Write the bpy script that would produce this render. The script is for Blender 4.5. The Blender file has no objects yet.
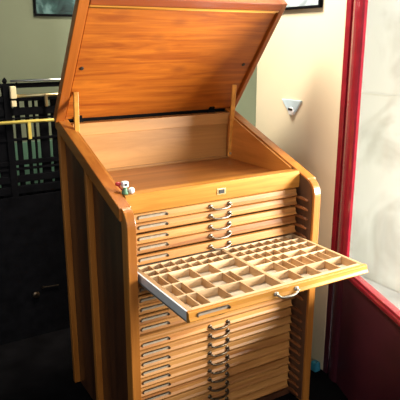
import bpy, bmesh, math, random
from mathutils import Vector, Matrix
random.seed(4)
C = bpy.context.scene.collection
PI = math.pi
H = 1.10            # desk front edge height above the floor

# ------------------------------------------------------------------ materials
def new_mat(name):
    m = bpy.data.materials.new(name); m.use_nodes = True
    nt = m.node_tree
    b = nt.nodes['Principled BSDF']
    return m, nt, b

def plain(name, col, rough=.5, metal=0., noise=0., nscale=8., bump=0., coat=0.):
    m, nt, b = new_mat(name)
    b.inputs['Roughness'].default_value = rough
    if rough > .85: b.inputs['Specular IOR Level'].default_value = .02
    b.inputs['Metallic'].default_value = metal
    if coat: b.inputs['Coat Weight'].default_value = coat; b.inputs['Coat Roughness'].default_value = .10
    tc = nt.nodes.new('ShaderNodeTexCoord')
    n = nt.nodes.new('ShaderNodeTexNoise'); n.inputs['Scale'].default_value = nscale; n.inputs['Detail'].default_value = 5
    nt.links.new(tc.outputs['Object'], n.inputs['Vector'])
    r = nt.nodes.new('ShaderNodeValToRGB')
    k = noise
    r.color_ramp.elements[0].position = .3; r.color_ramp.elements[1].position = .7
    r.color_ramp.elements[0].color = [max(0, c*(1-k)) for c in col] + [1]
    r.color_ramp.elements[1].color = [min(1, c*(1+k)) for c in col] + [1]
    nt.links.new(n.outputs['Fac'], r.inputs['Fac']); nt.links.new(r.outputs['Color'], b.inputs['Base Color'])
    if bump:
        bp = nt.nodes.new('ShaderNodeBump'); bp.inputs['Strength'].default_value = bump; bp.inputs['Distance'].default_value = .01
        nt.links.new(n.outputs['Fac'], bp.inputs['Height']); nt.links.new(bp.outputs['Normal'], b.inputs['Normal'])
    return m

def wood(name, dark, light, axis='X', rough=.35, grain=26., coat=.25, knots=None):
    """long-grained timber; the grain runs along the object's AXIS"""
    m, nt, b = new_mat(name)
    b.inputs['Roughness'].default_value = rough
    b.inputs['Coat Weight'].default_value = coat; b.inputs['Coat Roughness'].default_value = .15
    tc = nt.nodes.new('ShaderNodeTexCoord'); info = nt.nodes.new('ShaderNodeObjectInfo')
    off = nt.nodes.new('ShaderNodeVectorMath'); off.operation = 'MULTIPLY_ADD'
    off.inputs[1].default_value = (1, 1, 1)
    sc = nt.nodes.new('ShaderNodeVectorMath'); sc.operation = 'SCALE'; sc.inputs[0].default_value = (3.1, 5.7, 2.3)
    nt.links.new(info.outputs['Random'], sc.inputs['Scale'])
    nt.links.new(tc.outputs['Object'], off.inputs[0]); nt.links.new(sc.outputs[0], off.inputs[2])
    mp = nt.nodes.new('ShaderNodeMapping')
    s = [1., 1., 1.]; s['XYZ'.index(axis)] = .07
    mp.inputs['Scale'].default_value = s
    nt.links.new(off.outputs[0], mp.inputs['Vector'])
    n = nt.nodes.new('ShaderNodeTexNoise'); n.inputs['Scale'].default_value = grain; n.inputs['Detail'].default_value = 8
    n.inputs['Roughness'].default_value = .62; n.inputs['Distortion'].default_value = .6
    nt.links.new(mp.outputs[0], n.inputs['Vector'])
    n2 = nt.nodes.new('ShaderNodeTexNoise'); n2.inputs['Scale'].default_value = 5.; n2.inputs['Detail'].default_value = 3
    nt.links.new(mp.outputs[0], n2.inputs['Vector'])
    mx = nt.nodes.new('ShaderNodeMath'); mx.operation = 'MULTIPLY_ADD'; mx.inputs[1].default_value = .66
    m2 = nt.nodes.new('ShaderNodeMath'); m2.operation = 'MULTIPLY'; m2.inputs[1].default_value = .34
    nt.links.new(n2.outputs['Fac'], m2.inputs[0]); nt.links.new(n.outputs['Fac'], mx.inputs[0]); nt.links.new(m2.outputs[0], mx.inputs[2])
    r = nt.nodes.new('ShaderNodeValToRGB')
    r.color_ramp.elements[0].position = .40; r.color_ramp.elements[1].position = .60
    r.color_ramp.elements[0].color = list(dark) + [1]; r.color_ramp.elements[1].color = list(light) + [1]
    nt.links.new(mx.outputs[0], r.inputs['Fac'])
    col = r.outputs['Color']
    if knots:
        mp2 = nt.nodes.new('ShaderNodeMapping'); s2 = [1., 1., 1.]; s2['XYZ'.index(axis)] = .55
        mp2.inputs['Scale'].default_value = s2
        nt.links.new(off.outputs[0], mp2.inputs['Vector'])
        v = nt.nodes.new('ShaderNodeTexVoronoi'); v.inputs['Scale'].default_value = 8.5
        nt.links.new(mp2.outputs[0], v.inputs['Vector'])
        kr = nt.nodes.new('ShaderNodeValToRGB'); kr.color_ramp.elements[0].position = .06; kr.color_ramp.elements[1].position = .24
        kr.color_ramp.elements[0].color = (1, 1, 1, 1); kr.color_ramp.elements[1].color = (0, 0, 0, 1)
        nt.links.new(v.outputs['Distance'], kr.inputs['Fac'])
        kf = nt.nodes.new('ShaderNodeMath'); kf.operation = 'MULTIPLY'; kf.inputs[1].default_value = .6
        nt.links.new(kr.outputs['Color'], kf.inputs[0])
        mixn = nt.nodes.new('ShaderNodeMixRGB'); mixn.inputs['Color2'].default_value = list(knots) + [1]
        nt.links.new(kf.outputs[0], mixn.inputs['Fac']); nt.links.new(col, mixn.inputs['Color1'])
        col = mixn.outputs['Color']
    hv = nt.nodes.new('ShaderNodeHueSaturation')
    mr = nt.nodes.new('ShaderNodeMapRange'); mr.inputs['To Min'].default_value = .84; mr.inputs['To Max'].default_value = 1.14
    nt.links.new(info.outputs['Random'], mr.inputs['Value']); nt.links.new(mr.outputs[0], hv.inputs['Value'])
    nt.links.new(col, hv.inputs['Color']); col = hv.outputs['Color']
    nt.links.new(col, b.inputs['Base Color'])
    bp = nt.nodes.new('ShaderNodeBump'); bp.inputs['Strength'].default_value = .12; bp.inputs['Distance'].default_value = .004
    nt.links.new(n.outputs['Fac'], bp.inputs['Height']); nt.links.new(bp.outputs['Normal'], b.inputs['Normal'])
    return m

M = {}
M['front'] = wood('drawer_front_wood', (.30, .105, .02), (.54, .245, .064), 'X', .46, 24, coat=.1)
M['board'] = wood('desk_board_wood', (.46, .18, .025), (.68, .31, .055), 'X', .3, 22)
M['lid'] = wood('lid_wood', (.28, .06, .006), (.54, .155, .013), 'X', .4, 36, knots=(.22, .05, .008))
M['lid_edge'] = wood('lid_frame_wood', (.24, .045, .007), (.38, .085, .012), 'X', .35, 22)
M['lid_edge_y'] = wood('lid_frame_side_wood', (.30, .07, .009), (.48, .13, .016), 'Z', .35, 22)
M['well'] = wood('well_floor_wood', (.34, .125, .022), (.50, .20, .04), 'X', .4, 14)
M['cheek'] = wood('well_cheek_wood', (.40, .15, .022), (.58, .24, .045), 'Y', .4, 18)
M['backw'] = wood('back_board_wood', (.31, .135, .03), (.45, .21, .056), 'X', .42, 18)
M['rail'] = wood('slant_rail_wood', (.34, .10, .012), (.52, .19, .028), 'Y', .3, 22)
M['post'] = wood('post_wood', (.34, .11, .016), (.54, .20, .035), 'Z', .32, 22)
M['panel'] = wood('dark_panel_wood', (.045, .017, .009), (.09, .032, .014), 'Z', .34, 20)  # dark brown wood, much darker than the posts
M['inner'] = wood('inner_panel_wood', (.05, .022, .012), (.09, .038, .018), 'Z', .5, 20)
M['runner'] = wood('runner_wood', (.16, .05, .016), (.26, .09, .026), 'Y', .45, 20)
M['pale'] = wood('pale_divider_wood', (.52, .33, .16), (.74, .54, .32), 'X', .55, 24, coat=0)
M['pale_y'] = wood('pale_partition_wood', (.40, .22, .09), (.62, .40, .20), 'Y', .55, 24, coat=0)
M['tray'] = plain('tray_bottom_board', (.62, .52, .38), .7, noise=.3, nscale=16)
M['side'] = plain('pale_tray_side', (.74, .75, .75), .45, noise=.08, nscale=14)
M['nickel'] = plain('nickel', (.44, .39, .31), .42, 1., noise=.1, nscale=60)
M['dull'] = plain('dull_nickel', (.27, .22, .16), .4, 1., noise=.25, nscale=60)
M['bronze'] = plain('dark_bronze', (.16, .12, .08), .32, 1., noise=.2, nscale=60)
M['black_iron'] = plain('black_iron', (.006, .006, .007), .9, 0., noise=.3, nscale=20, bump=.2)
M['brass'] = plain('brass', (.92, .74, .38), .32, 1., noise=.1, nscale=20)
M['yellow'] = plain('yellow_paint', (.80, .60, .12), .4, noise=.1, nscale=10)
M['cream_block'] = plain('cream_block', (.88, .72, .42), .5, noise=.08)
M['steel'] = plain('steel', (.5, .5, .47), .3, 1., noise=.1)
M['card'] = plain('label_card', (.33, .26, .18), .7, noise=.15, nscale=40)
M['cream'] = plain('cream_wall_paint', (.84, .72, .50), .75, noise=.03, nscale=3, bump=.05)
M['olive'] = plain('olive_wall_paint', (.17, .19, .115), .8, noise=.05, nscale=3, bump=.05)
M['green'] = plain('green_wainscot_paint', (.075, .165, .10), .6, noise=.12, nscale=6)
M['red'] = plain('red_gloss_paint', (.27, .013, .024), .22, noise=.15, nscale=18, bump=.1, coat=.6)
M['maroon'] = plain('maroon_paint_and_shade', (.07, .012, .02), .4, noise=.15, nscale=10)  # own colour of the lower panel; painted shade on stile and jamb
M['floor'] = plain('dark_floor', (.007, .0065, .007), .9, noise=.4, nscale=7, bump=.1)
M['white_r'] = plain('white_ceramic', (.88, .86, .82), .25, noise=.02)
M['red_bit'] = plain('red_bead', (.62, .05, .05), .3, noise=.05)
M['green_bit'] = plain('green_bit', (.12, .25, .13), .4, noise=.1)
M['dark'] = plain('dark_hole', (.02, .015, .012), .5, noise=.1)
M['blue'] = plain('blue_plastic', (.05, .33, .48), .4, noise=.15, nscale=30)
M['paleblue'] = plain('pale_blue_plastic', (.60, .75, .82), .4, noise=.08, nscale=30)
M['ceiling'] = plain('ceiling_paint', (.7, .68, .6), .8, noise=.03)

def outside_mat():
    m, nt, b = new_mat('white_stained_plaster'); b.inputs['Roughness'].default_value = .85
    tc = nt.nodes.new('ShaderNodeTexCoord')
    n = nt.nodes.new('ShaderNodeTexNoise'); n.inputs['Scale'].default_value = 2.2; n.inputs['Detail'].default_value = 7; n.inputs['Distortion'].default_value = 1.2
    nt.links.new(tc.outputs['Object'], n.inputs['Vector'])
    r = nt.nodes.new('ShaderNodeValToRGB'); r.color_ramp.elements[0].position = .28; r.color_ramp.elements[1].position = .5
    r.color_ramp.elements[0].color = (.58, .585, .59, 1); r.color_ramp.elements[1].color = (.80, .82, .85, 1)
    nt.links.new(n.outputs['Fac'], r.inputs['Fac']); nt.links.new(r.outputs['Color'], b.inputs['Base Color'])
    return m
M['plaster'] = outside_mat()

def glass_mat():
    m = bpy.data.materials.new('door_glass'); m.use_nodes = True
    nt = m.node_tree; nt.nodes.clear()
    o = nt.nodes.new('ShaderNodeOutputMaterial'); t = nt.nodes.new('ShaderNodeBsdfTransparent'); g = nt.nodes.new('ShaderNodeBsdfGlossy')
    g.inputs['Roughness'].default_value = .03; t.inputs['Color'].default_value = (.95, .97, .96, 1)
    mx = nt.nodes.new('ShaderNodeMixShader'); mx.inputs[0].default_value = .04
    nt.links.new(t.outputs[0], mx.inputs[1]); nt.links.new(g.outputs[0], mx.inputs[2]); nt.links.new(mx.outputs[0], o.inputs[0])
    return m
M['glass'] = glass_mat()

def picture_mat(name, c1, c2, c3, scale):
    m, nt, b = new_mat(name); b.inputs['Roughness'].default_value = .25
    tc = nt.nodes.new('ShaderNodeTexCoord')
    n = nt.nodes.new('ShaderNodeTexNoise'); n.inputs['Scale'].default_value = scale; n.inputs['Detail'].default_value = 4; n.inputs['Distortion'].default_value = .8
    nt.links.new(tc.outputs['Object'], n.inputs['Vector'])
    r = nt.nodes.new('ShaderNodeValToRGB'); e = r.color_ramp.elements
    e[0].position = .35; e[0].color = list(c1) + [1]; e[1].position = .65; e[1].color = list(c3) + [1]
    k = e.new(.5); k.color = list(c2) + [1]
    nt.links.new(n.outputs['Fac'], r.inputs['Fac']); nt.links.new(r.outputs['Color'], b.inputs['Base Color'])
    return m
M['pic_dark'] = picture_mat('dark_teal_picture', (.012, .025, .025), (.03, .075, .07), (.12, .22, .21), 9)
M['pic_grey'] = picture_mat('grey_photo_picture', (.16, .2, .22), (.42, .48, .52), (.72, .78, .8), 8)

# ------------------------------------------------------------------ mesh helpers
def box(bm, x0, x1, y0, y1, z0, z1):
    vs = [bm.verts.new((x, y, z)) for z in (z0, z1) for y in (y0, y1) for x in (x0, x1)]
    for f in ((0, 2, 3, 1), (4, 5, 7, 6), (0, 1, 5, 4), (2, 6, 7, 3), (0, 4, 6, 2), (1, 3, 7, 5)):
        bm.faces.new([vs[i] for i in f])

def prism_x(bm, prof, x0, x1):
    """closed (y, z) outline pulled from x0 to x1"""
    a = [bm.verts.new((x0, y, z)) for y, z in prof]; b = [bm.verts.new((x1, y, z)) for y, z in prof]
    n = len(prof)
    bm.faces.new(a); bm.faces.new(b[::-1])
    for i in range(n): bm.faces.new((a[i], b[i], b[(i+1) % n], a[(i+1) % n]))

def tube(bm, pts, r, seg=8, caps=True):
    pts = [Vector(p) for p in pts]; rings = []
    up = Vector((0, 0, 1))
    for i, p in enumerate(pts):
        d = (pts[min(i+1, len(pts)-1)] - pts[max(i-1, 0)]).normalized()
        u = d.cross(up)
        if u.length < 1e-3: u = d.cross(Vector((0, 1, 0)))
        u.normalize(); w = d.cross(u)
        rr = r[i] if isinstance(r, (list, tuple)) else r
        rings.append([bm.verts.new(p + (u*math.cos(2*PI*k/seg) + w*math.sin(2*PI*k/seg))*rr) for k in range(seg)])
    for a, b in zip(rings, rings[1:]):
        for k in range(seg): bm.faces.new((a[k], a[(k+1) % seg], b[(k+1) % seg], b[k]))
    if caps: bm.faces.new(rings[0][::-1]); bm.faces.new(rings[-1])

def ball(bm, c, r, sx=1, sy=1, sz=1):
    bmesh.ops.create_uvsphere(bm, u_segments=14, v_segments=10, radius=r, matrix=Matrix.Translation(c) @ Matrix.Diagonal((sx, sy, sz, 1)))

def obj(name, bm, mat, parent=None, loc=(0, 0, 0), bevel=0., smooth=False):
    bmesh.ops.recalc_face_normals(bm, faces=bm.faces)
    me = bpy.data.meshes.new(name); bm.to_mesh(me); bm.free()
    me.materials.append(mat)
    o = bpy.data.objects.new(name, me); C.objects.link(o); o.location = loc
    if parent is not None: o.parent = parent
    if smooth:
        for p in me.polygons: p.use_smooth = True
    if bevel:
        md = o.modifiers.new('bevel', 'BEVEL'); md.width = bevel; md.segments = 2; md.limit_method = 'ANGLE'; md.angle_limit = math.radians(40)
    return o

def B(): return bmesh.new()
def boxobj(name, dims, mat, parent=None, loc=(0, 0, 0), bevel=.002):
    bm = B(); box(bm, *dims); return obj(name, bm, mat, parent, loc, bevel)

def tag(o, label=None, cat=None, group=None, kind=None):
    if label: o['label'] = label
    if cat: o['category'] = cat
    if group: o['group'] = group
    if kind: o['kind'] = kind
    return o

def thing(name, label, cat, loc, group=None):
    o = bpy.data.objects.new(name, None); C.objects.link(o); o.location = loc; o.empty_display_size = .05
    return tag(o, label, cat, group)

# ------------------------------------------------------------------ the setting
YB = 1.75
floor = boxobj('floor', (-3.2, 2.3, -4.2, 1.85, -.1, 0), M['floor'], bevel=0); tag(floor, kind='structure')
wb = boxobj('wall_back', (-3.2, 2.3, YB, YB+.1, 0, 2.7), M['olive'], bevel=0); tag(wb, kind='structure')
wn = boxobj('trim_1', (-3.2, 1.2, YB-.02, YB-.001, 0, H-.05), M['green'], bevel=.004); tag(wn, kind='structure')
wr = boxobj('wall_right', (1.13, 1.20, .155, .795, 0, 2.7), M['cream'], bevel=.006); tag(wr, kind='structure')
wo = B()
box(wo, 2.2, 2.3, -.3, YB-.03, 0, 2.7)
wo = obj('wall_outside', wo, M['plaster']); tag(wo, kind='structure')
sb = boxobj('trim_2', (2.192, 2.1995, -.3, 1.7, H+.196, H+.206), M['side'], bevel=0); tag(sb, 'grey joint line across the whitewashed wall', kind='structure')

# door frame and the glazed door, standing ajar into the room
jb = boxobj('trim_3', (1.128, 1.185, .125, .155, H-.492, 2.7), M['red'], bevel=.004); tag(jb, kind='structure')
jc = boxobj('trim_4', (1.128, 1.185, .125, .155, 0, H-.4925), M['maroon'], bevel=.004); tag(jc, kind='structure')  # lower jamb, its shade put into the darker colour
pv = boxobj('floor_outside', (1.25, 2.19, -1.2, 1.7, .001, .02), M['plaster'], bevel=0); tag(pv, kind='structure')
ang = math.atan2(-.192, -.525)           # leaf runs towards the camera, swung 20 degrees into the room
door = bpy.data.objects.new('door_1', None); C.objects.link(door); door.location = (1.150, .118, 0)
door.rotation_euler = (0, 0, math.atan2(-.525, -.192)); tag(door, kind='structure')
LW = .84
# local x = along the leaf from the hinge, local y = thickness (camera side is -y)
def stile(z0, z1, mat):
    bm = B(); prof = []
    for k in range(9):                   # half-round face of the hinge stile
        a = PI*k/8
        prof.append((.046 - .046*math.cos(a), -.004 - .022*math.sin(a)))
    a0 = [bm.verts.new((x, y, z0)) for x, y in prof] + [bm.verts.new((.092, .008, z0)), bm.verts.new((0, .03, z0))]
    a1 = [bm.verts.new((v.co.x, v.co.y, z1)) for v in a0]
    n = len(a0)
    bm.faces.new(a0); bm.faces.new(a1[::-1])
    for i in range(n): bm.faces.new((a0[i], a0[(i+1) % n], a1[(i+1) % n], a1[i]))
    return obj('hinge_stile', bm, mat, door)
stile(H-.492, 2.45, M['red'])
stile(.002, H-.492, M['maroon'])['label'] = 'lower part of the stile, dark maroon for its shade'  # shade below the middle rail painted as a darker stile
boxobj('lock_stile', (LW-.104, LW, -.02, .03, .012, 2.45), M['red'], door, bevel=.004)
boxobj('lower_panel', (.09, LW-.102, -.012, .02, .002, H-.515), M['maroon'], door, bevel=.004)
boxobj('middle_rail', (.1, LW-.1, -.024, .03, H-.516, H-.492), M['red'], door, bevel=.006)
boxobj('glazing_bead', (.1, LW-.1, -.016, .02, H-.493, H-.482), M['red'], door, bevel=.004)
boxobj('glass_pane', (.1, LW-.1, .003, .008, H-.48, 2.36), M['glass'], door, bevel=0)
boxobj('top_rail', (.1, LW-.1, -.02, .03, 2.35, 2.45), M['red'], door, bevel=.004)

# ------------------------------------------------------------------ the type cabinet
W = .90; T = .0366; P = .098; YR = .735
cab = thing('type_cabinet', 'honey-coloured wooden type cabinet with raised slanted lid and many shallow drawers', 'cabinet', (0, 0, 0))
def slant(y): return -.043 + .366*y

def side_profile(z0, y0=0., yr=YR, drop=0.):
    """outline of a side: straight front, rounded shoulder, slanted top"""
    r = .075
    sl = math.atan(.366)
    # circle tangent to the front (y = y0) and to the slant
    cy = y0 + r
    cz = slant(cy) - drop - r/math.cos(sl)
    pts = [(y0, z0)]
    for k in range(9):
        a = PI - (PI/2 - sl)*k/8
        pts.append((cy + r*math.cos(a), cz + r*math.sin(a)))
    pts.append((yr, slant(yr) - drop)); pts.append((yr, z0))
    return [(y, z + H) for y, z in pts]

for s in (0, 1):
    mir = (lambda x: x) if s == 0 else (lambda x: W - x)
    def rng(a, b): return (min(mir(a), mir(b)), max(mir(a), mir(b)))
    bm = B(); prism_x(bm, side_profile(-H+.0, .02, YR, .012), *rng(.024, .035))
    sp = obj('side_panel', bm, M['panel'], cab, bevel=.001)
    if s == 0: sp['label'] = 'dark left side with upright posts'
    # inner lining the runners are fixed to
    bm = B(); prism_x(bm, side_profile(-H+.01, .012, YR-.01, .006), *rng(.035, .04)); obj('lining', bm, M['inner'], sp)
    # front post with its rounded shoulder and the slanted rail in one curve
    r = .075; sl = math.atan(.366); cy = r; cz = slant(r) - r/math.cos(sl)
    wdt = .05
    outer = [(0, -H)] + [(cy + r*math.cos(PI-(PI/2-sl)*k/10), cz + r*math.sin(PI-(PI/2-sl)*k/10)) for k in range(11)]
    inner = [(wdt, -H)] + [(cy + (r-wdt)*math.cos(PI-(PI/2-sl)*k/10), cz + (r-wdt)*math.sin(PI-(PI/2-sl)*k/10)) for k in range(11)]
    x0, x1 = rng(0, T)
    bm = B()
    bm_prof = [(y, z+H) for y, z in outer] + [(y, z+H) for y, z in inner[::-1]]
    q0 = [bm.verts.new((x0, y, z)) for y, z in bm_prof]; q1 = [bm.verts.new((x1, y, z)) for y, z in bm_prof]
    m = len(outer)
    for i in range(m-1):
        j = 2*m-1-i
        bm.faces.new((q0[i], q0[i+1], q0[j-1], q0[j])); bm.faces.new((q1[i], q1[j], q1[j-1], q1[i+1]))
        bm.faces.new((q0[i], q1[i], q1[i+1], q0[i+1])); bm.faces.new((q0[j], q0[j-1], q1[j-1], q1[j]))
    bm.faces.new((q0[0], q0[2*m-1], q1[2*m-1], q1[0])); bm.faces.new((q0[m-1], q1[m-1], q1[m], q0[m]))
    obj('front_post', bm, M['post'], sp, bevel=.003)
    # slanted rail, a touch wider than the posts below it
    a = (cy - .0 + r*math.cos(PI/2+sl), cz + r*math.sin(PI/2+sl))
    x0, x1 = rng(-.008, T+.002)
    bm = B(); prism_x(bm, [(a[0]-.004, slant(a[0]-.004)+H+.001), (YR, slant(YR)+H+.001), (YR, slant(YR)+H-.055), (a[0]-.004, slant(a[0]-.004)+H-.05)], x0, x1)
    obj('slanted_rail', bm, M['rail'], sp, bevel=.003)
    for yp in (.385, .706):
        ztop = slant(yp) - .05
        x0, x1 = rng(-.002, .03)
        bm = B(); prism_x(bm, [(yp, H+ztop), (yp+.026, H+ztop+.009), (yp+.026, 0), (yp, 0)], x0, x1)
        obj('post', bm, M['post'], sp, bevel=.003)
    # the drawer runners
    zs = [-.0733 - .042*(i+1) for i in range(12)] + [-.6025 - .0425*(i+1) for i in range(11)]
    x0, x1 = rng(.04, .0505)
    bm = B(); prism_x(bm, [(.03, -.003), (.045, .003), (.075, .006), (.64, .006), (.64, -.006), (.05, -.006), (.03, -.008)], x0, x1)
    r0 = obj('runner', bm, M['runner'], sp, (0, 0, H+zs[0]), bevel=.001)
    for z in zs[1:]:
        rr = r0.copy(); C.objects.link(rr); rr.parent = sp; rr.location = (0, 0, H+z)

X0, X1 = T+.0035, W-T-.0035
# front board of the desk
bm = B(); prism_x(bm, [(P, -.0735), (P-.003, -.068), (P-.003, -.012), (P+.004, .0), (P+.05, .0), (P+.05, -.02), (P+.02, -.024), (P+.02, -.0735)], X0, X1)
for v in bm.verts: v.co.z += H
fb = obj('front_board', bm, M['board'], cab, bevel=.002)
# lock plate
bm = B(); box(bm, .433, .475, P-.0055, P-.0025, H-.050, H-.024); lp = obj('lock_plate', bm, M['brass'], fb, bevel=.002)
boxobj('lock', (.441, .467, P-.0075, P-.005, H-.045, H-.029), M['dark'], fb, bevel=.001)
# the well under the lid
boxobj('well_floor', (X0, X1, P+.03, .655, H-.05, H-.032), M['well'], cab, bevel=.001)
for x0, x1 in ((X0-.003, X0+.010), (X1-.010, X1+.003)):
    bm = B(); prism_x(bm, [(P+.051, -.032), (P+.051, slant(P+.051)-.006), (.66, slant(.66)-.006), (.66, -.032)], x0, x1)
    for v in bm.verts: v.co.z += H
    obj('well_cheek', bm, M['cheek'], cab)
bb = boxobj('back_board', (X0, X1, .648, .664, .03, H+.19), M['backw'], cab, bevel=.001)
boxobj('top_rail', (X0, X1, .637, .71, H+.142, H+.196), M['backw'], bb, bevel=.002)
boxobj('bottom_bead', (X0, X1, .638, .6485, H-.033, H-.020), M['backw'], bb, bevel=.003)
# rail between the upper and the lower set of drawers, and the plinth
bm = B(); prism_x(bm, [(P+.02, -.6025), (P-.004, -.6025), (P-.012, -.597), (P-.014, -.590), (P-.012, -.583), (P-.004, -.578), (P+.02, -.578)], X0, X1)
for v in bm.verts: v.co.z += H
obj('middle_rail', bm, M['front'], cab)
boxobj('plinth', (X0, X1, P-.005, .66, 0, H-1.073), M['panel'], cab)

# drawers ------------------------------------------------------------
DX0, DX1 = .0525, W-.0525
FP = [(.016, .0190), (.006, .0190), (.0015, .0165), (-.0005, .001), (-.0075, -.0075), (-.0075, -.0105), (.008, -.0185), (.016, -.0185)]   # y from the front plane, z from the middle
def face_mesh(bm, x0, x1): prism_x(bm, FP, x0, x1)
def tray_mesh(bm, x0, x1, t=.010, tl=.010):
    box(bm, x0, x1, .014, .55, -.0195, -.0145)
    box(bm, x0, x0+tl, .014, .55, -.0145, .014); box(bm, x1-t, x1, .014, .55, -.0145, .014); box(bm, x0+tl, x1-t, .54, .55, -.0145, .014)

def bail(bm):
    xc = W/2
    for sx in (-1, 1):
        x = xc + sx*.045
        tube(bm, [(x, .003, .001), (x, -.003, .001), (x, -.005, .001)], [.0105, .0105, .006], 12)
        tube(bm, [(x, -.004, .001), (x, -.013, .001)], .0036, 8)
        ball(bm, (x, -.0135, .001), .0052)
    pts = []
    for k in range(13):
        u = -1 + 2*k/12
        pts.append((xc + u*.045, -.0135 - .006*(1-u*u), .001 - .0105*(1-u**4)))
    tube(bm, pts, [.0036 + .0016*(1-abs(-1+2*k/12)) for k in range(13)], 8)

def stadium(x0, x1, zc, h, n=6):
    r = h/2; out = []
    for k in range(n+1): a = -PI/2 + PI*k/n; out.append((x1-r + r*math.cos(a), zc + r*math.sin(a)))
    for k in range(n+1): a = PI/2 + PI*k/n; out.append((x0+r + r*math.cos(a), zc + r*math.sin(a)))
    return out
def label_frame(bm, x0=.086, x1=.213, zc=.003, h=.0195):
    o = stadium(x0, x1, zc, h); i = stadium(x0+.0042, x1-.0042, zc, h-.0074)
    n = len(o)
    def row(pts, y): return [bm.verts.new((x, y, z)) for x, z in pts]
    of, ob, jf, jb_ = row(o, -.0035), row(o, .002), row(i, -.0035), row(i, .002)
    for k in range(n):
        l = (k+1) % n
        bm.faces.new((of[k], of[l], jf[l], jf[k])); bm.faces.new((of[k], ob[k], ob[l], of[l])); bm.faces.new((jf[k], jf[l], jb_[l], jb_[k])); bm.faces.new((ob[k], jb_[k], jb_[l], ob[l]))
def card_mesh(bm, x0=.089, x1=.210, zc=.003, h=.0128):
    o = stadium(x0, x1, zc, h)
    a = [bm.verts.new((x, -.0014, z)) for x, z in o]; b = [bm.verts.new((x, .002, z)) for x, z in o]
    bm.faces.new(a); bm.faces.new(b[::-1])
    for k in range(len(o)): bm.faces.new((a[k], b[k], b[(k+1) % len(o)], a[(k+1) % len(o)]))

bm = B(); face_mesh(bm, DX0, DX1); tray_mesh(bm, DX0, DX1)
d0 = obj('drawer', bm, M['front'], cab, bevel=.0012)
bm = B(); bail(bm); hn = obj('handle', bm, M['nickel'], d0, smooth=True)
bm = B(); label_frame(bm); lf = obj('label_holder', bm, M['dull'], d0)
bm = B(); card_mesh(bm); lc = obj('label_card', bm, M['card'], d0)
bm = B(); tube(bm, [(.2095, -.0030, .003), (.2095, -.0055, .003)], .0042, 10); pn = obj('label_pin', bm, M['bronze'], d0)
dull_handle = hn.data.copy(); dull_handle.materials[0] = M['dull']
bronze_handle = hn.data.copy(); bronze_handle.materials[0] = M['bronze']
kids = [hn, lf, lc, pn]
def copy_drawer(y, z, lower):
    d = d0.copy(); C.objects.link(d); d.parent = cab; d.location = (0, y, z)
    for k in kids:
        c = k.copy(); C.objects.link(c); c.parent = d
        if k is hn and not lower: c.data = dull_handle
        if k is hn and lower: c.data = bronze_handle; c['label'] = 'dark bronze bail handle'
    return d
PULL = 5
first = True
for i in range(12):
    z = H - .0733 - .021 - .042*i + (.0016 if i % 2 else -.0016)
    jit = random.uniform(-.0015, .0015)
    if i == PULL: continue
    if first: d0.location = (0, P, z); first = False
    else: copy_drawer(P+jit, z, False)
hn.data = dull_handle
bright_handle = bronze_handle.copy(); bright_handle.materials[0] = M['nickel']
for i in range(11):
    copy_drawer(P + random.uniform(-.0015, .0015), H - .6025 - .02125 - .0425*i, True)

# the pulled-out drawer ----------------------------------------------
PY = -.333 ; PZ = H - .0733 - .021 - .042*PULL
TX0, TX1 = DX0+.004, DX1-.004
bm = B(); face_mesh(bm, TX0, DX1)
pd = obj('drawer', bm, M['board'], cab, (0, PY, PZ), bevel=.0012); pd['label'] = 'pulled-out drawer with open compartments'
for k in (hn, lf, lc, pn):
    c = k.copy(); C.objects.link(c); c.parent = pd
    if k is hn: c.data = bright_handle; c['label'] = 'bright nickel bail handle'
def sub(name, dims, mat, bevel=.001): return boxobj(name, dims, mat, pd, bevel=bevel)
ZT, ZF = .0185, -.0135
sub('tray_bottom', (TX0, TX1, .012, .55, -.0195, ZF), M['tray'], 0)
sub('tray_side', (TX0, TX0+.007, .0162, .55, -.0195, ZT), M['side'], .0015)['label'] = 'pale grey left side board'
sub('side_lining', (TX0+.007, TX0+.024, .0162, .55, ZF, ZT), M['pale_y'], .0015)
sub('tray_side', (TX1-.014, TX1, .0162, .55, -.0195, ZT), M['pale_y'], .0015)
sub('tray_back', (TX0+.024, TX1-.014, .54, .55, ZF, ZT), M['pale'], 0)
sub('front_lining', (TX0+.024, TX1-.014, .0162, .034, ZF, ZT-.001), M['pale'], .001)
GX0, GX1 = TX0+.024, TX1-.014
def Y(y): return y - PY                  # world depth to the drawer's own
# long cross dividers (front to back): left half, right half
XM0, XM1 = .455, .471
rowsL = [-.299, -.203, -.102, -.004]; rowsR = [-.299, -.210, -.118, -.064, -.006]
sub('middle_divider', (XM0, XM1, Y(-.299), Y(.10), ZF, ZT), M['pale_y'])
for y in rowsL[1:]: sub('divider', (GX0, XM0, Y(y)-.003, Y(y)+.003, ZF, ZT-.001), M['pale'])
for y in rowsR[1:]: sub('divider', (XM1, GX1, Y(y)-.003, Y(y)+.003, ZF, ZT-.001), M['pale'])
for y in (.045, .098): sub('divider', (GX0, GX1, Y(y)-.003, Y(y)+.003, ZF, ZT-.001), M['pale'])
def cross(xs, ya, yb):
    for x in xs: sub('partition', (x-.0022, x+.0022, Y(ya)+.003, Y(yb)-.003, ZF, ZT-.002), M['pale_y'], 0)
cross([.122, .162, .25, .342], rowsL[0], rowsL[1])
cross([.120, .158, .243, .332, .366], rowsL[1], rowsL[2])
cross([.115, .155, .248, .335], rowsL[2], rowsL[3])
cross([.56, .648, .742], rowsR[0], rowsR[1])
cross([.56, .605, .65, .70, .745, .79], rowsR[1], rowsR[2])
cross([.56, .605, .65, .742], rowsR[2], rowsR[3])
cross([.52, .56, .605, .65, .70, .742, .79], rowsR[3], rowsR[4])
small = [GX0 + (XM0-GX0)*k/8 for k in range(1, 8)] + [XM1 + (GX1-XM1)*k/8 for k in range(1, 8)]
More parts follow.
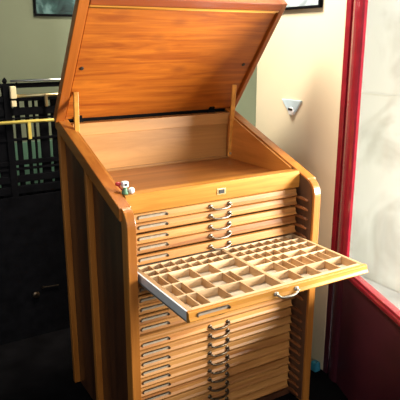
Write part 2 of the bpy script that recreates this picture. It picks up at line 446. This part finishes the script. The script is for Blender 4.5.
cross(small[:7], -.004, .045); cross(small[7:], -.006, .045); cross(small, .045, .098)

# lid -----------------------------------------------------------------
LA = math.radians(51.6); LL = .636; HY, HZ = .697, .206
lid = bpy.data.objects.new('lid', None); C.objects.link(lid); lid.parent = cab
# local x = width, local z = up along the lid, local -y = underside (towards the desk)
lid.matrix_local = Matrix.Translation((0, HY, H+HZ)) @ Matrix.Rotation(PI/2-LA, 4, 'X')
LX0, LX1 = -.022, .916
boxobj('lid_board', (LX0+.048, LX1-.028, .0, .016, .006, LL-.04), M['lid'], lid)
boxobj('lid_skin', (LX0+.004, LX1-.004, .016, .022, .006, LL-.004), M['panel'], lid)
for x0, x1 in ((LX0, LX0+.041), (LX1-.024, LX1)):
    boxobj('lid_batten', (x0, x1, -.014, .02, .004, LL), M['lid_edge_y'], lid, bevel=.003)
bm = B(); prism_x(bm, [(-.016, LL-.034), (-.010, LL-.040), (.0, LL-.042), (.02, LL-.042), (.02, LL), (-.016, LL)], LX0+.042, LX1-.025)
obj('lid_lip', bm, M['lid_edge'], lid, bevel=.003)
bm = B(); prism_x(bm, [(-.013, LL-.0405), (-.0155, LL-.036), (-.012, LL-.046), (.001, LL-.054), (.001, LL-.041)], LX0+.044, LX1-.027)
obj('lid_highlight_bead', bm, M['board'], lid)  # lighter wood puts the highlight along the lip into the colour
bm = B(); tube(bm, [(LX0+.046, -.006, LL-.046), (LX1-.04, -.006, LL-.046)], .0075, 10); obj('lid_highlight_bead', bm, M['board'], lid, smooth=True)  # round bead in the same lighter wood, for the painted highlight
for x, z in ((.845, .292), (.05, .293)):
    bm = B(); tube(bm, [(x, .002, z), (x, -.003, z), (x, -.004, z)], [.0085, .0085, .005], 12); obj('peg_hole', bm, M['dark'], lid)
boxobj('hinge_strip', (LX0+.01, LX1-.01, -.004, .012, -.010, .007), M['black_iron'], lid, bevel=0)
for x in (.085, .775):
    bm = B(); box(bm, x-.013, x+.013, -.010, -.001, .004, .026); tube(bm, [(x-.02, -.010, .001), (x+.02, -.010, .001)], .007, 10); box(bm, x-.013, x+.013, -.012, -.006, -.024, -.004)
    obj('hinge', bm, M['black_iron'], lid)
# struts
for x in (.846, .047):
    p0 = Vector((x, .622, H-.012)); p1 = Vector((x-.003, HY-.152*math.cos(LA)-.016, H+HZ+.152*math.sin(LA)))
    bm = B(); d = (p1-p0); Ln = d.length; box(bm, -.006, .006, -.011, .011, -.01, Ln+.012)
    st = obj('strut', bm, M['board'], cab, bevel=.003)
    st.matrix_local = Matrix.Translation(p0) @ d.to_track_quat('Z', 'Y').to_matrix().to_4x4() @ Matrix.Rotation(PI/2, 4, 'Z')
    ax = -1
    bm = B(); tube(bm, [(0, -.009, .006), (0, -.014, .006)], .0065, 10); tube(bm, [(0.005, 0, .006), (-.0105, 0, .006)], .0065, 10); obj('screw', bm, M['nickel'], st)

# ------------------------------------------------------------------ small things
tr = thing('trinket', 'tiny trinket of white, red and green pieces on the front edge of the desk', 'ornament', (.052, .125, H))
bm = B(); ball(bm, (-.022, .012, .038), .0095, 1.2, 1, .9); tube(bm, [(-.02, .011, .030), (-.006, .002, .010)], .003, 8); obj('red_piece', bm, M['red_bit'], tr, smooth=True)
bm = B(); box(bm, -.012, .012, -.010, .012, .026, .048); wq = obj('white_block', bm, M['white_r'], tr, bevel=.004)
bm = B(); tube(bm, [(0, -.0105, .037), (0, -.0125, .037)], .005, 10); obj('dark_spot', bm, M['dark'], wq)
bm = B(); tube(bm, [(0, 0, .001), (0, 0, .004), (0, 0, .02), (0, 0, .027)], [.013, .014, .009, .007], 10); obj('green_base', bm, M['green_bit'], tr, smooth=True)
bm = B(); ball(bm, (.022, -.008, .0125), .0122); obj('white_ball', bm, M['white_r'], tr, smooth=True)

fx = thing('wall_fixture', 'small pale blue triangular fixture with a dark slot on the cream wall', 'wall fixture', (1.13, .485, H+.21))
bm = B(); pts = [(.078, .047), (-.075, .050), (-.03, -.012), (.022, -.012)]
a = [bm.verts.new((-.011, y, z)) for y, z in pts]; b = [bm.verts.new((-.0005, y, z)) for y, z in pts]
bm.faces.new(a); bm.faces.new(b[::-1])
for k in range(4): bm.faces.new((a[k], b[k], b[(k+1) % 4], a[(k+1) % 4]))
obj('plate', bm, M['paleblue'], fx, bevel=.003)
bm = B(); tube(bm, [(-.0005, -.004, -.008), (-.014, -.004, -.008), (-.018, -.004, -.008)], [.022, .021, .016], 16); kb = obj('round_boss', bm, M['white_r'], fx, smooth=False, bevel=.002)
boxobj('slot', (-.0195, -.017, -.020, .012, -.004, .007), M['dark'], kb, bevel=.001)

def framed(name, label, dims, axis, fmat, pmat, fw):
    """dims = u0, u1, z0, z1 on the wall"""
    u0, u1, z0, z1, w = dims
    zc = (z0+z1)/2; uc = (u0+u1)/2
    if axis == 'Y': loc = (uc, w, H+zc)
    else: loc = (w, uc, H+zc)
    t = thing(name, label, 'picture', loc)
    hu, hz = (u1-u0)/2, (z1-z0)/2
    def bx(bm, a0, a1, d0, d1, c0, c1):
        if axis == 'Y': box(bm, a0, a1, -d1, -d0, c0, c1)
        else: box(bm, -d1, -d0, a0, a1, c0, c1)
    bm = B()
    bx(bm, -hu, hu, .001, .022, -hz, -hz+fw); bx(bm, -hu, hu, .001, .022, hz-fw, hz)
    bx(bm, -hu, -hu+fw, .001, .022, -hz+fw, hz-fw); bx(bm, hu-fw, hu, .001, .022, -hz+fw, hz-fw)
    obj('frame', bm, fmat, t, bevel=.002)
    bm = B(); bx(bm, -hu+fw, hu-fw, .002, .010, -hz+fw, hz-fw); obj('print', bm, pmat, t)
framed('picture', 'dark teal picture in a black frame on the olive back wall', (.215, .83, .682, 1.06, YB), 'Y', M['black_iron'], M['pic_dark'], .013)
framed('picture', 'grey photograph in a dark frame on the cream wall', (.301, .70, .688, 1.0, 1.13), 'X', M['black_iron'], M['pic_grey'], .012)

bm = B(); box(bm, -.022, .020, -.022, .022, 0, .052)
for v in bm.verts:
    if v.co.z > .02: v.co.x *= .8; v.co.y *= .85
bk = obj('block', bm, M['blue'], loc=(1.103, .182, 0), bevel=.008); tag(bk, 'small blue block on the floor at the foot of the cream wall', 'block')

# ------------------------------------------------------------------ iron rack behind the cabinet
rk = thing('iron_rack', 'black iron rack of upright slats and crossbars behind the cabinet', 'rack', (0, 1.3, 0))
RX0, RX1 = -.42, .62
def rx(px): return -.103 + (px-4)*.0052
def rbox(name, x0, x1, y0, y1, z0, z1, bevel=.002): return boxobj(name, (x0, x1, y0, y1, z0, z1), M['black_iron'], rk, bevel=bevel)
for x in (-.42, -.083, .6):
    p_ = rbox('post', x-.018, x+.018, -.02, .02, 0, H+.325)
    bm = B(); tube(bm, [(x, 0, H+.323), (x, 0, H+.333), (x, 0, H+.342), (x, 0, H+.352), (x, 0, H+.362)], [.012, .008, .014, .010, .002], 10); obj('finial', bm, M['black_iron'], p_)
rbox('crossbar', RX0, RX1, -.012, .012, H+.308, H+.332)
for z0, z1 in ((.240, .268), (.168, .207), (.148, .156), (.035, .048), (-.094, -.070), (-.122, -.110), (-.188, -.152), (-.250, -.208)):
    rbox('crossbar', RX0, RX1, -.014, .010, H+z0, H+z1)
for a, b in ((-36, -31), (-24, -18), (-12, -7), (9.5, 12), (15, 20), (25.5, 29), (33.2, 35.2), (39, 48), (51.5, 60), (-4, 5.5), (70, 80), (90, 96), (104, 112)):
    rbox('slat', rx(a), rx(b), -.006, .012, .02, H+.26)
rbox('base_panel', RX0, RX1, -.022, .02, .0, H-.262)
rbox('shelf_board', RX0, RX1, -.018, .12, H-.285, H-.262)
# little valve and lever on the base panel
bm = B(); tube(bm, [(-.02, -.020, H-.842), (-.02, -.034, H-.842), (-.02, -.038, H-.842)], [.02, .02, .012], 14); vb = obj('knob', bm, M['bronze'], rk)
bm = B(); tube(bm, [(.02, -.03, H-.805), (.11, -.032, H-.81)], .004, 8); tube(bm, [(.02, -.021, H-.805), (.02, -.033, H-.805)], .007, 8); obj('lever', bm, M['bronze'], rk)
# steel rod lying on the bar's hooks, brass rod with a cream end block, yellow rod with a drop piece
bm = B(); tube(bm, [(-.06, 1.277, H+.345), (.5, 1.277, H+.345)], .0065, 10)
o = obj('steel_rod', bm, M['steel'], smooth=True); tag(o, 'thin bright steel rod along the top of the black rack', 'rod')
hk = B()
for x in (-.03, .2, .45): tube(hk, [(x, 1.29, H+.33), (x, 1.278, H+.332), (x, 1.27, H+.338)], .004, 6)
for v in hk.verts: v.co.y -= 1.3
obj('hook', hk, M['black_iron'], rk)
br = thing('brass_rod', 'brass rod with a cream block on its end, high on the black rack', 'rod', (0, 1.262, H+.27))
bm = B(); tube(bm, [(-.045, 0, 0), (.48, 0, 0)], .0085, 10); obj('rod', bm, M['brass'], br, smooth=True)
boxobj('end_block', (-.07, -.04, -.014, .011, -.012, .05), M['cream_block'], br, bevel=.004)
boxobj('lower_block', (-.068, -.043, -.012, .009, -.052, -.022), M['cream_block'], br, bevel=.003)
boxobj('clip', (.105, .118, -.012, .012, -.06, .006), M['brass'], br, bevel=.001)
yr_ = thing('yellow_rod', 'yellow rod with a short hanging arm, lower on the black rack', 'rod', (0, 1.262, H+.135))
bm = B(); tube(bm, [(-.16, 0, .003), (.48, 0, -.0)], .0085, 10); obj('rod', bm, M['yellow'], yr_, smooth=True)
boxobj('hanging_arm', (.005, .022, -.008, .008, -.09, .002), M['yellow'], yr_, bevel=.002)

# ------------------------------------------------------------------ light
def area(name, loc, target, size, power, col, sizey=None):
    l = bpy.data.lights.new(name, 'AREA'); l.energy = power; l.color = col; l.shape = 'RECTANGLE'; l.size = size; l.size_y = sizey or size
    o = bpy.data.objects.new(name, l); C.objects.link(o); o.location = loc
    o.rotation_euler = (Vector(target) - Vector(loc)).to_track_quat('-Z', 'Y').to_euler()
    return o
area('shop_window', (2.9, -1.6, 1.5), (.35, .1, .9), .9, 430, (1., .96, .9), 1.1)
area('front_fill', (-.25, -3.9, 2.0), (.4, 0, 1.1), 1.8, 44, (1., .96, .92), 1.4)  # soft fill added from the camera side
area('left_fill', (-3.1, -2.3, 1.9), (.9, 0, .8), 1.2, 20, (.92, .96, 1.), 1.2)  # added fill to brighten the drawer's left side and the cream wall
area('overhead_fill', (.35, .45, 2.68), (.8, .5, 1.0), .5, 48, (1., .92, .78))  # unseen light added overhead to brighten the cream wall
area('alley_daylight', (1.55, -.1, 2.6), (2.15, .7, .9), .8, 14, (.95, .98, 1.))

w = bpy.data.worlds.new('world'); bpy.context.scene.world = w; w.use_nodes = True
w.node_tree.nodes['Background'].inputs['Color'].default_value = (.92, .95, 1., 1)
w.node_tree.nodes['Background'].inputs['Strength'].default_value = .10

# ------------------------------------------------------------------ camera
cam = bpy.data.cameras.new('camera'); co = bpy.data.objects.new('camera', cam); C.objects.link(co)
yaw, pitch = 0.54008, 0.27080
f = Vector((math.sin(yaw)*math.cos(pitch), math.cos(yaw)*math.cos(pitch), -math.sin(pitch)))
r = Vector((math.cos(yaw), -math.sin(yaw), 0)); u = r.cross(f)
mt = Matrix((r, u, -f)).transposed().to_4x4(); mt.translation = Vector((-.7606, -1.7652, H+.5432))
co.matrix_world = mt
cam.sensor_width = 36; cam.sensor_fit = 'HORIZONTAL'; cam.lens = 574.1/400*36; cam.clip_start = .02
sc = bpy.context.scene; sc.camera = co
sc.view_settings.view_transform = 'Standard'; sc.view_settings.look = 'None'; sc.view_settings.gamma = 1; sc.view_settings.use_curve_mapping = False
sc.view_settings.exposure = .18
